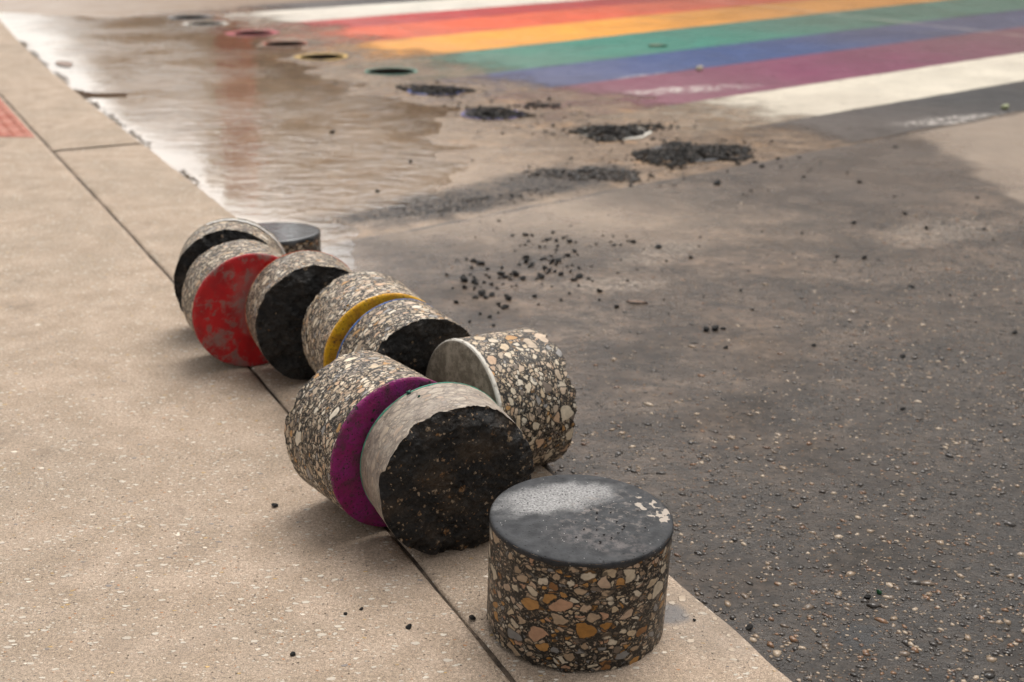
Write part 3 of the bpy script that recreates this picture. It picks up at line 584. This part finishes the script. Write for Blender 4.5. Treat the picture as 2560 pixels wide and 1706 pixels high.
BR = [mat_broken('broken_asphalt_stony', 1, .42, .75), mat_broken('broken_asphalt_black', 2, .03, .12), mat_broken('broken_asphalt_dark', 3, .09, .3), mat_broken('broken_asphalt_rear', 4, .05, .35)]
A = Vector
cores = {}
def add(key, ro, rc, pc, tw=0.): pose(ro, rc, pc, tw); cores[key] = ro
add('N', core(1, .199, 'black', mat_side('cut_stone_damp', 1, 1.12, .03, .84, .40, (.38, .62, .66, .64, .55), dark=.80, pale=False, aniso=(1, 1, 1.5)), BR[2], mat_black_top(), 'upright pavement core in front, its flat black painted top dusted white on one side', .007, .006, .006), (.111, 1.797, .003), (.1166, 1.7968, .202), R_(-90))
add('S', core(2, .19, 'black', mat_side('cut_stone_wet', 2, 1.1, .03, .6, .3, pale=False), BR[2], mat_black_wet(), 'upright pavement core with wet glossy black top, standing rearmost by the puddle', .012), (-.716, 3.499, .004), (-.716 - .003, 3.513, .193), R_(-90))
add('G', core(3, .125, 'green', mat_side('cut_stone_slurry', 3, .95, .5, .95, .6, slurry=.86), BR[0], mat_paint('green_paint', PAINT['green']), 'short lying core with grey slurry side, stony black broken front and thin green back rim', .0035, .0065, .017), (-.092, 2.008, .1475), (-.146, 2.128, .1515), 1.0)
add('P', core(4, .187, 'purple', mat_side('cut_stone_pale', 4, .94, .06, 1.0, .55, (.22, .44, .62, .60, .42)), BR[1], mat_paint('purple_paint', PAINT['purple'], (.05, .03, .028), .6, 4, 46, .6, 1.0, (.25, .012, .15)), 'lying pavement core with deep purple painted front face on the sidewalk edge', .0035, .007, .008), (-.323, 2.273, .1505), (-.208, 2.125, .1515), .3)
add('W', core(5, .198, 'white', mat_side('cut_stone_coarse', 5, 1.2, .08, .92, .5, (.34, .48, .62, .62, .5), aniso=(1, 1.2, 1.5)), BR[2], mat_white_face(), 'lying pavement core with dirty white face, tipped half into the street', .006, .008, .010), (.056, 2.487, .1195), (-.11, 2.374, .1315), .7)
add('Y', core(6, .194, 'yellow', mat_side('cut_stone_yellow', 6, .86, .06, 1.06, .55, (.22, .44, .64, .62, .45)), BR[1], mat_paint('yellow_paint', PAINT['yellow'], (.30, .13, .012), .6, 6, 30, .5, .8, (.62, .27, .006)), 'lying pavement core with yellow painted front face, touching the blue one', .004, .006, .007), (-.364, 2.803, .1505), (-.281, 2.625, .1505), .9)
add('B', core(7, .130, 'blue', mat_side('cut_stone_blue', 7, .9, .06, 1.0, .5, (.28, .50, .64, .60, .42)), BR[2], mat_paint('blue_paint', PAINT['blue']), 'lying pavement core with thin blue back rim and black broken front face', .0035, .006, .006), (-.194, 2.496, .1425), (-.268, 2.603, .1515), .4)
add('O', core(8, .138, 'orange', mat_side('cut_stone_orange', 8, .78, .20, .92, .55, (.24, .44, .64, .66, .6)), BR[1], mat_paint('orange_paint', PAINT['orange']), 'lying pavement core with jet black lumpy front face and orange back rim', .002, .010, .007), (-.475, 2.836, .152), (-.528, 2.966, .151), .2)
add('R', core(9, .138, 'red', mat_side('cut_stone_red', 9, .76, .08, .96, .55, (.22, .44, .66, .70, .6)), BR[3], mat_red(), 'lying pavement core with worn red painted front face', .002, .006, .006), (-.7135, 3.058, .154), (-.653, 2.936, .150), 1.2)
add('K', core(10, .138, 'white', mat_side('cut_stone_rear', 10, .8, .10, .95, .55, (.24, .44, .66, .70, .6)), BR[3], mat_paint('white_paint', PAINT['white']), 'rearmost lying pavement core, black broken front and white painted line round its back edge', .002, .009, .009), (-.75, 3.135, .152), (-.772, 3.272, .150), .5)
# crumbs of paint stuck to the sides (parts), and K's paint line
def rock(seed, sub=2, rough=.35):
    bm = bmesh.new(); bmesh.ops.create_icosphere(bm, subdivisions=sub, radius=1)
    V = np.array([v.co[:] for v in bm.verts]); F = [tuple(v.index for v in f.verts) for f in bm.faces]; bm.free()
    k = 1 + rough * fbm(V * 1.3 + seed * 7.7, 3, seed) * 1.6; V = V * k[:, None]
    rng = np.random.default_rng(seed)
    for _ in range(5):                                    # flat broken facets
        n = rng.normal(size=3); n /= np.linalg.norm(n); dd = V @ n; lim = rng.uniform(.45, .75); V = V - np.outer(np.maximum(dd - lim, 0), n)
    return V, F
def flake(ro, mat, pts, size, seed):
    mb = MB(); rng = np.random.default_rng(seed)
    for p in pts:
        for k in range(7):
            V, F = rock(seed + k, 1, .5); s = size * rng.uniform(.35, .8)
            mb.add([tuple(np.array(p) + rng.normal(size=3) * size * .7 + np.array(v) * s * np.array([1, 1, .6])) for v in V], F)
    mb.build('paint_crumb', mat, ro, True)
def on_side(ro, world_dir, zloc):
    q = ro.matrix_world.to_3x3().normalized().inverted() @ Vector(world_dir); a = math.atan2(q.y, q.x); return (CR * math.cos(a), CR * math.sin(a), zloc)
bpy.context.view_layer.update()
g = cores['G']; flake(g, mat_paint('green_crumb', (.02, .17, .13), amount=.1), [on_side(g, (-.42, 0, 1), .120)], .0042, 71); flake(g, bpy.data.materials['green_crumb'], [on_side(g, (-.34, 0, 1), .092)], .0022, 72)
yk = cores['Y']; flake(yk, bpy.data.materials['yellow_paint'], [on_side(yk, (-.62, -.2, 1), .165), on_side(yk, (-.75, -.2, 1), .172)], .0022, 73)
kk = cores['K']; ang = np.linspace(.35, 2.0, 60); q3 = kk.matrix_world.to_3x3().normalized().inverted(); V = []
for zl in (.094, .102, .109):
    for a in ang:
        dl = q3 @ Vector((math.cos(a), 0, math.sin(a))); l = math.hypot(dl.x, dl.y); jz = .0012 * math.sin(a * 31) + .0016 * math.sin(a * 13) + .012 * (a - 1)
        V.append(((CR + .0026) * dl.x / l, (CR + .0026) * dl.y / l, zl + jz))
mesh_np('paint_line', V, gridF(3, 60), mat_paint('white_line', (.72, .70, .66), amount=.3), kk)

# ------------------------------------------------------------------ drill holes and rubble
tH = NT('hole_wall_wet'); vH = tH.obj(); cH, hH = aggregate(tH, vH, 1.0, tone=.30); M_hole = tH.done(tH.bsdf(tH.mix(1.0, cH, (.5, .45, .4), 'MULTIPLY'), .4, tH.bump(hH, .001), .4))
M_floor = mat_broken('hole_floor', 9, .05, .5)
tc = NT('asphalt_crumb'); vc = tc.obj(); M_crumb = tc.done(tc.bsdf(tc.mix(tc.noise(vc, 2.5, 3), (.006, .006, .006), (.026, .023, .021)), tc.mapr(tc.noise(vc, 4, 2), .3, .7, .35, .7), tc.bump(tc.noise(vc, 5, 3), .12), .35))
tr_ = NT('asphalt_crumb_heap'); gi = tr_.n('ShaderNodeNewGeometry'); rp = gi.outputs['Random Per Island']
M_heap = tr_.done(tr_.bsdf(tr_.ramp(rp, [(0, (.004, .0035, .003)), (.5, (.009, .0075, .006)), (.85, (.020, .014, .010)), (1, (.06, .042, .028))]), .6, tr_.bump(tr_.noise(tr_.obj(), 300, 3), .001), .22))
tq = NT('asphalt_dust_heap'); gi = tq.n('ShaderNodeNewGeometry'); M_heap2 = tq.done(tq.bsdf(tq.ramp(gi.outputs['Random Per Island'], [(0, (.012, .011, .011)), (.6, (.035, .031, .029)), (1, (.09, .075, .06))]), .6, None, .4))
PR = {'black': (.05, .052, .058), 'white': (.66, .62, .54), 'red': (.46, .03, .05), 'orange': (.60, .12, .05), 'yellow': (.66, .40, .04), 'green': (.05, .28, .20), 'blue': (.04, .10, .42), 'purple': (.10, .08, .32)}
where = ['farthest hole beside the far black stripe', 'second farthest hole, shallow and ringed with dirty white', 'hole ringed with bright red paint', 'hole with a faint orange rim between the red and yellow ringed holes', 'hole ringed with yellow paint', 'hole rimmed with green paint near the green stripe', 'hole with a blue rim, filled level with black crumbs', 'hole with a scrap of blue on its left rim, heaped with crumbs', 'hole by the near white stripe buried in black crumbs', 'hole nearest the black stripe, buried under the widest crumb heap']
def ring_mat(c, k):
    t = NT('hole_ring_paint'); v = t.obj(); col = t.mix(t.noise(v, 14, 4), c, tuple(q * .6 for q in c)); al = t.mapr(t.noise(v, 16, 5, .7), .38 + k, .52 + k)
    b = t.bsdf(col, .35, t.bump(t.noise(v, 150, 3), .002), .45); tr = t.n('ShaderNodeBsdfTransparent'); mx = t.n('ShaderNodeMixShader'); t.set(mx.inputs[0], al); t.set(mx.inputs[1], tr.outputs[0]); t.set(mx.inputs[2], b); return t.done(mx.outputs[0])
RINGW = [.05, .03, .05, .012, .03, .02, .02, .015, .03, .03]
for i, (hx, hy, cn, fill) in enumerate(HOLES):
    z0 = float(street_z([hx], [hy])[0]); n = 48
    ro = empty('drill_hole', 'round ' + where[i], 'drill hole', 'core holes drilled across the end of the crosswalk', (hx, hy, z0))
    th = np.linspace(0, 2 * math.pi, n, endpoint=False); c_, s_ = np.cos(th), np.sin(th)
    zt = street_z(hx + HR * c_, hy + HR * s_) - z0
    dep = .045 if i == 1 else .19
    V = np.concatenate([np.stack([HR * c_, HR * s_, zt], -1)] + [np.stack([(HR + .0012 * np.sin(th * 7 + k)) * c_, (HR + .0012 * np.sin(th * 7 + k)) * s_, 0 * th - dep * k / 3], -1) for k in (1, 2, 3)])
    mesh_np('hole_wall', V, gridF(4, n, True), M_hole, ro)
    V = [(0, 0, -dep)]
    for r in (.35, .7, 1.): V += list(np.stack([HR * r * c_, HR * r * s_, -dep + (.012 * fbm(np.stack([r * c_ * 4, r * s_ * 4, 0 * th + i], -1), 2, i) if r < 1 else 0 * th)], -1))
    mesh_np('hole_floor', V, [(0, 1 + c, 1 + (c + 1) % n) for c in range(n)] + [tuple(1 + q for q in f) for f in gridF(3, n, True)], M_floor, ro)
    rw = RINGW[i]; V = []
    for f in (0, .35, 1.):
        rr = HR + .001 + f * rw * (1 + .7 * fbm(np.stack([c_ * 2, s_ * 2, 0 * th + i * 5], -1), 3, i)); V.append(np.stack([rr * c_, rr * s_, street_z(hx + rr * c_, hy + rr * s_) - z0 + (.0045 if f else .004)], -1))
    ringm = mesh_np('paint_ring', np.concatenate(V), gridF(3, n, True), ring_mat(PR[cn], 0 if rw > .1 else -.06), ro)
icoV, icoF = rock(5, 1, .35); icoV = np.array(icoV); icoF = np.array(icoF)
def lumps(name, C, Sz, mat, seed, flat=.6):
    rng = np.random.default_rng(seed); n = len(C); vs = []
    for j in range(n):
        q = rng.normal(size=4); q /= np.linalg.norm(q); a, b, c, d_ = q
        Rm = np.array([[1 - 2 * (c * c + d_ * d_), 2 * (b * c - a * d_), 2 * (b * d_ + a * c)], [2 * (b * c + a * d_), 1 - 2 * (b * b + d_ * d_), 2 * (c * d_ - a * b)], [2 * (b * d_ - a * c), 2 * (c * d_ + a * b), 1 - 2 * (b * b + c * c)]])
        s = Sz[j] * rng.uniform(.7, 1.3, 3); v = (icoV * s) @ Rm.T; v[:, 2] *= flat; vs.append(v + C[j])
    nv = len(icoV); F = (icoF[None] + (np.arange(n) * nv)[:, None, None]).reshape(-1, 3)
    return mesh_np(name, np.concatenate(vs), F, mat, None, False)
def heap(cx, cy, rx, ry, hgt, n, seed, mat, label, base_depth=0.0, big=.011, rot=0.):
    rng = np.random.default_rng(seed); r = np.sqrt(rng.uniform(0, 1, n)) * (1 + .38 * rng.normal(size=n) ** 2 * (rng.uniform(size=n) < .22)); a = rng.uniform(0, 2 * math.pi, n)
    lobe = 1 + .30 * np.sin(2 * a + seed) + .22 * np.sin(3 * a + 2.1 * seed) + .16 * np.sin(5 * a + seed * .7)
    ux, uy = rx * r * lobe * np.cos(a), ry * r * lobe * np.sin(a); x = cx + ux * math.cos(rot) - uy * math.sin(rot); y = cy + ux * math.sin(rot) + uy * math.cos(rot)
    top = hgt * np.clip(1 - r ** 2, 0, 1) * (1 + .5 * fbm(p3(x / .06, y / .06), 2, seed)); z = street_z(x, y) + top * rng.uniform(.45, 1, n) + .003
    C = np.column_stack([x, y, z]); Sz = rng.gamma(2.2, big * .26, n).clip(.0025, big * 1.4)
    tag(lumps('asphalt_rubble', C, Sz, mat, seed), label, 'rubble', kind='stuff')
    # body under the loose crumbs so that the heap is closed
heap(-.46, 7.36, .20, .17, .022, 900, 3, M_heap, 'black crumbs filling the hole with the blue rim')
heap(-.10, 6.63, .18, .15, .024, 700, 4, M_heap, 'black crumbs heaped in the hole with a scrap of blue')
heap(.13, 6.86, .16, .07, .008, 110, 5, M_heap, 'thin trail of crumbs right of the heaped hole', big=.013)
heap(.50, 6.16, .21, .17, .020, 1500, 6, M_heap, 'black crumbs burying the hole by the near white stripe')
heap(.82, 5.67, .23, .24, .016, 2300, 7, M_heap, 'widest heap of black crumbs at the end of the black stripe', big=.0115)
heap(.34, 5.22, .19, .15, .012, 900, 8, M_heap2, 'grey gritty heap of fine crumbs in front of the two crumb filled holes', big=.008)
heap(-.15, 4.72, .42, .10, .002, 700, 9, M_heap2, 'smear of dark grit along the street joint', big=.0042, rot=R_(36))
# discs that close the filled holes
tf = NT('grit_bed'); vf = tf.obj(); M_bed = tf.done(tf.bsdf(tf.mix(tf.noise(vf, 160, 4), (.006, .005, .005), (.03, .025, .021)), .6, tf.bump(tf.noise(vf, 140, 4), .008), .4))
for i in (6, 7, 8, 9):
    ho = [o for o in COL.objects if o.name.startswith('drill_hole') and abs(o.location.x - HOLES[i][0]) < 1e-5][0]; n = 48; V = [(0, 0, .008)]; th = np.linspace(0, 2 * math.pi, n, endpoint=False)
    for r in (.4, .75, 1.): V += list(np.stack([HR * r * np.cos(th), HR * r * np.sin(th), .004 - .006 * r + .003 * np.sin(th * 5)], -1))
    mesh_np('grit_fill', V, [(0, 1 + c, 1 + (c + 1) % n) for c in range(n)] + [tuple(1 + q for q in f) for f in gridF(3, n, True)], M_bed, ho)
# loose crumbs, each its own object
rng = np.random.default_rng(12); crumb_me = []
for k in range(7):
    V, F = rock(100 + k, 2, .4); me = bpy.data.meshes.new('asphalt_crumb'); me.from_pydata([tuple(map(float, v)) for v in V], [], F); me.update(); me.materials.append(M_crumb); crumb_me.append(me)
def crumb(x, y, s, z=None, label='small black asphalt crumb lying loose on the wet street', group='loose asphalt crumbs scattered on the street', mat=None):
    o = bpy.data.objects.new('asphalt_crumb', crumb_me[int(rng.integers(7))]); COL.objects.link(o)
    sc = s * rng.uniform(.75, 1.25, 3); sc[2] *= .6; o.scale = sc; o.rotation_euler = (rng.uniform(-.4, .4), rng.uniform(-.4, .4), rng.uniform(0, 6.28))
    z0 = float(street_z([x], [y])[0]) if z is None else z; o.location = (x, y, z0 + sc[2] * .72)
    return tag(o, label, 'crumb', group)
clusters = [(.07, 4.2, .05, 10), (.16, 4.18, .05, 12), (.14, 4.0, .05, 16), (.02, 3.8, .05, 15), (-.11, 3.71, .05, 12), (-.07, 3.59, .06, 12), (-.14, 3.94, .05, 9), (-.04, 3.75, .06, 10), (.24, 3.79, .06, 8), (.40, 4.19, .05, 13), (.11, 3.89, .07, 12), (-.06, 3.44, .06, 8), (.10, 3.62, .12, 12)]
for cx, cy, s, n in clusters:
    for _ in range(n): crumb(cx + rng.normal() * s, cy + rng.normal() * s, .004 + rng.gamma(2, .0017))
for _ in range(70):
    x, y = rng.uniform(-.3, 1.9), rng.uniform(3.1, 5.6); crumb(x, y, .003 + rng.gamma(2, .0012))
for x, y, s in ((.31, 3.48, .012), (.85, 5.06, .017), (.86, 5.1, .012), (-.46, 5.45, .012), (.55, 3.29, .011), (.575, 3.295, .012), (.60, 3.30, .009), (.64, 1.91, .007), (.41, 1.81, .0085), (.335, 1.895, .006), (-.55, 4.9, .012), (-.9, 6.1, .014), (.14, 7.0, .016), (.2, 7.1, .014), (1.1, 5.4, .013), (1.0, 5.45, .015), (.2, 6.3, .015), (.25, 6.2, .012), (1.5, 4.6, .011), (1.52, 4.4, .010), (1.25, 3.7, .010), (1.05, 3.1, .009), (.95, 2.75, .008)): crumb(x, y, s)
gs = 'crumbs on the pale sidewalk and kerb strip'
for x, y, s, l in ((-.47, 2.19, .0062, 'black crumb on the sidewalk left of the purple core'), (-.17, 1.77, .0062, 'black crumb on the sidewalk midway to the joint, nearest the bottom edge'), (-.35, 1.69, .0062, 'black crumb standing alone low on the sidewalk'), (-.063, 1.80, .0072, 'black crumb lodged in the joint beside the front upright core'), (-.28, 1.81, .0035, 'tiny black crumb on the sidewalk above the lone crumb'), (-.255, 1.825, .0038, 'tiny pale edged crumb next to another on the sidewalk'), (.315, 1.80, .0035, 'small brown crumb on the kerb strip right of the front upright core')):
    crumb(x, y, s, 0., l, gs)
for k in range(16):
    a, q = rng.uniform(-2.2, 1.2), .105 * math.sqrt(rng.uniform()); crumb(.135 + q * math.cos(a) * .9, 1.80 + q * math.sin(a) * .9, rng.uniform(.0012, .0030), .2027, 'tiny black crumb lying on the dusty black top of the front upright core', 'crumbs on the front upright core')
# exposed pebbles of the near, washed out street surface
tp = NT('street_pebble'); gi = tp.n('ShaderNodeNewGeometry'); rp = gi.outputs['Random Per Island']
pc_ = tp.ramp(rp, [(0, (.022, .018, .015)), (.24, (.055, .043, .034)), (.42, (.14, .10, .068)), (.55, (.27, .195, .128)), (.68, (.035, .028, .023)), (.80, (.20, .10, .045)), (.87, (.40, .31, .22)), (.95, (.12, .06, .03))], 'CONSTANT')
M_peb = tp.done(tp.bsdf(tp.mix(tp.mapr(tp.noise(tp.obj(), 260, 3), .3, .7, 0, .4), pc_, (.05, .042, .036)), .26, tp.bump(tp.noise(tp.obj(), 500, 2), .0004), .5))
def pebbles():
    rng = np.random.default_rng(77); n = 80000; x = rng.uniform(-.3, 2.6, n); y = 1.35 + rng.uniform(0, 1, n) ** 1.25 * 3.4
    jx, nx, ny = joint_frame(y); tt = (x - jx) * nx - KW
    dens = np.clip(.30 + .9 * (x * .55 - y * .45 + 1.1), .04, 1) * (.4 + 1.2 * vnoise(p3(x / .35, y / .35), 3)); ok = (tt > .012) & (rng.uniform(size=n) < dens) & (x < y * .48 + .25)
    x, y = x[ok], y[ok]; n = len(x); s = (.0015 + rng.gamma(1.35, .00135, n)).clip(.0015, .011); vs = []
    base = [np.array(rock(300 + k, 1, .3)[0]) for k in range(6)]; zz = street_z(x, y); a = rng.uniform(0, 6.28, n); el = rng.uniform(1, 1.9, n)
    for j in range(n):
        v = base[j % 6] * np.array([s[j] * el[j], s[j], s[j] * .55]); c, q = math.cos(a[j]), math.sin(a[j])
        vs.append(np.column_stack([v[:, 0] * c - v[:, 1] * q + x[j], v[:, 0] * q + v[:, 1] * c + y[j], v[:, 2] + zz[j] - s[j] * .08]))
    nv = len(base[0]); F = (np.array(icoF)[None] + (np.arange(n) * nv)[:, None, None]).reshape(-1, 3)
    tag(mesh_np('exposed_pebbles', np.concatenate(vs), F, M_peb), 'wet brown pebbles standing out of the worn street surface', 'pebbles', kind='stuff'); print('pebbles', n)
pebbles()

# ------------------------------------------------------------------ litter
def leaf_mat(name, c):
    t = NT(name); v = t.obj(); return t.done(t.bsdf(t.mix(t.noise(v, 40, 4), c, tuple(q * .5 for q in c)), .5, t.bump(t.noise(v, 90, 3), .002), .4))
def leaf(x, y, z, ln, wd, rot, mat, label, name='wet_leaf', curl=.3, cat='leaf'):
    u = np.linspace(0, 1, 12); mb = []; 
    for f in np.linspace(-1, 1, 7):
        wv = wd * np.sin(np.pi * u ** .8) ** .8 * f * .5; mb.append(np.stack([(u - .5) * ln, wv, curl * wd * (f * f * .5 + .25 * np.sin(u * 4)) ], -1))
    top = np.concatenate(mb); V = np.concatenate([top, top - (0, 0, .0012)]); F = gridF(7, 12); F = F + [tuple(i + 84 for i in f[::-1]) for f in F]
    o = mesh_np(name, V, F, mat); o.location = (x, y, z + .002); o.rotation_euler = (0, 0, rot); return tag(o, label, cat)
Lb, Lg = leaf_mat('leaf_brown', (.19, .10, .05)), leaf_mat('leaf_green', (.16, .20, .09))
leaf(-2.98, 8.30, WATER_Z, .30, .10, -1.05, Lb, 'brown leaf floating at the puddle edge, far left', curl=.06)
leaf(1.07, 9.43, -.016, .15, .06, .2, Lg, 'dull green leaf lying on the green crosswalk stripe')
leaf(.10, 3.60, -.018, .0, .0, 0, Lb, 'x') if False else leaf(.375, 3.52, -.019, .065, .018, -.15, Lb, 'thin brown leaf flat on the street, right of the white smear')
def tube(name, P, r, mat, label, cat):
    P = np.array(P); V = []; n = 6
    for i, p in enumerate(P):
        dd = P[min(i + 1, len(P) - 1)] - P[max(i - 1, 0)]; dd /= np.linalg.norm(dd); u = np.cross(dd, (0, 0, 1)); u /= np.linalg.norm(u); w_ = np.cross(u, dd); rr = r * (1 - .5 * i / len(P))
        V += [p + rr * (math.cos(a) * u + math.sin(a) * w_) for a in np.linspace(0, 2 * math.pi, n, endpoint=False)]
    F = gridF(len(P), n, True) + [tuple(range(n))[::-1], tuple(range(len(V) - n, len(V)))]; return tag(mesh_np(name, V, F, mat), label, cat)
tube('twig', [(-2.62, 7.28, WATER_Z + .006), (-2.52, 7.16, WATER_Z + .008), (-2.38, 7.10, WATER_Z + .006), (-2.22, 7.12, WATER_Z + .008)], .012, Lb, 'bent brown twig lying in the puddle beside the kerb', 'twig')
tst = NT('pale_pebble'); M_pp = tst.done(tst.bsdf(tst.mix(tst.noise(tst.obj(), 3, 3), (.42, .36, .26), (.30, .25, .18)), .5)); tsg = NT('green_pebble'); M_gp = tsg.done(tsg.bsdf((.012, .075, .03), .2)); tsy = NT('lime_pebble'); M_lp = tsy.done(tsy.bsdf((.40, .44, .24), .5))
for nm, x, y, s, mt, lb in (('pale_pebble', 1.22, 8.25, .028, M_pp, 'pale pebble on the edge between the blue and purple stripes'), ('green_glass_bit', .665, 1.925, .0052, M_gp, 'tiny green glass bit on the dark street near the kerb'), ('pale_fruit', 2.73, 6.90, .022, M_lp, 'pale green round fruit on the near black stripe')):
    V, F = rock(hash(nm) % 91 if False else len(nm), 2, .25); o = mesh_np(nm, V * s, F, mt); o.location = (x, y, float(street_z([x], [y])[0]) + s * .6); tag(o, lb, 'pebble')
# soggy leaf mould along the water line
tm = NT('leaf_litter'); M_lit = tm.done(tm.bsdf(tm.mix(tm.noise(tm.obj(), 60, 4), (.07, .05, .033), (.17, .125, .085)), .7, None, .3))
DEB = [(-3.61, 9.02, .10), (-3.3, 8.48, .10), (-3.05, 8.05, .05), (-2.76, 7.48, .10), (-2.55, 6.95, .05), (-2.44, 6.75, .07), (-2.34, 6.49, .07), (-2.17, 6.19, .06), (-2.07, 6.03, .07), (-1.86, 5.72, .06), (-1.77, 5.53, .05), (-1.38, 4.92, .05), (-1.30, 4.80, .04)]
rng2 = np.random.default_rng(5); C = []; 
for x, y, s in DEB:
    jx, nx, ny = (float(q) for q in joint_frame(y)); bx, by = jx + nx * (KW + .012), y + ny * (KW + .012)
    for _ in range(int(600 * s)): k = rng2.normal(); C.append((bx - ny * k * s + rng2.normal() * .012, by + nx * k * s + rng2.normal() * .012, -.017 + rng2.uniform(0, .014)))
tag(lumps('leaf_litter', np.array(C), rng2.uniform(.003, .010, len(C)), M_lit, 6, .5), 'clumps of soggy brown leaf litter along the kerb at the water line', 'leaf litter', kind='stuff')

# ------------------------------------------------------------------ across the street (seen mirrored in the puddle)
def plain(name, c, rough=.8, sc=3):
    t = NT(name); v = t.obj(); return t.done(t.bsdf(t.mix(t.mapr(t.noise(v, sc, 5, .65), .3, .7), c, tuple(q * .72 for q in c)), rough, None, .3))
M_w, M_tr, M_gl, M_rd = plain('facade_brick', (.70, .54, .40)), plain('facade_trim', (.55, .45, .35)), plain('window_glass', (.05, .055, .06), .12), plain('red_panel', (.55, .085, .045), .5)
b = empty('street_building', 'tan two storey building across the street, mirrored in the puddle', 'building', None, (0, 28, 0))
def part(name, mat, parent, *boxes):
    mb = MB()
    for q in boxes: mb.box(*q)
    return mb.build(name, mat, parent)
pr = [(-10.9, -.1), (24, -.1), (24, 6.37), (-4.7, 6.37), (-6.2, 5.6), (-7.03, 5.48), (-7.19, 4.28), (-8.78, 4.1), (-9.37, 3.12), (-10.2, 1.63)]; mb = MB(); n = len(pr)
mb.add([(x, yq, z) for yq in (0, 9) for x, z in pr], [tuple(range(n)), tuple(range(2 * n - 1, n - 1, -1))] + [(i, i + n, (i + 1) % n + n, (i + 1) % n) for i in range(n)]); mb.build('wall', M_w, b)
part('cornice', M_tr, b, (-4.9, 24.1, -.25, -.003, 5.7, 6.4)); part('shop_band', M_tr, b, (-8.45, 24, -.12, -.004, 3.1, 3.5))
for k in range(9):
    x0 = -6.0 + k * 3.3; f = part('window', M_tr, b, (x0, x0 + 1.5, -.06, -.005, 4.0, 4.1), (x0, x0 + 1.5, -.06, -.005, 5.3, 5.4), (x0, x0 + .1, -.06, -.005, 4.1, 5.3), (x0 + 1.4, x0 + 1.5, -.06, -.005, 4.1, 5.3)); part('pane', M_gl, f, (x0 + .1, x0 + 1.4, -.03, -.006, 4.1, 5.3))
    f = part('shop_window', M_tr, b, (x0 - .5, x0 + 2.0, -.06, -.005, .5, .6), (x0 - .5, x0 + 2.0, -.06, -.005, 2.7, 2.8), (x0 - .5, x0 - .4, -.06, -.005, .6, 2.7), (x0 + 1.9, x0 + 2.0, -.06, -.005, .6, 2.7)); part('pane', M_gl, f, (x0 - .4, x0 + 1.9, -.03, -.006, .6, 2.7))
p = empty('sign_pillar', 'orange red square pillar across the street, mirrored in the puddle', 'pillar', None, (-4.45, 20, 0))
part('shaft', M_rd, p, (-.24, .24, -.24, .24, .12, 3.75)); part('base', M_tr, p, (-.34, .34, -.34, .34, -.1, .12)); part('cap', M_tr, p, (-.29, .29, -.29, .29, 3.75, 3.85))
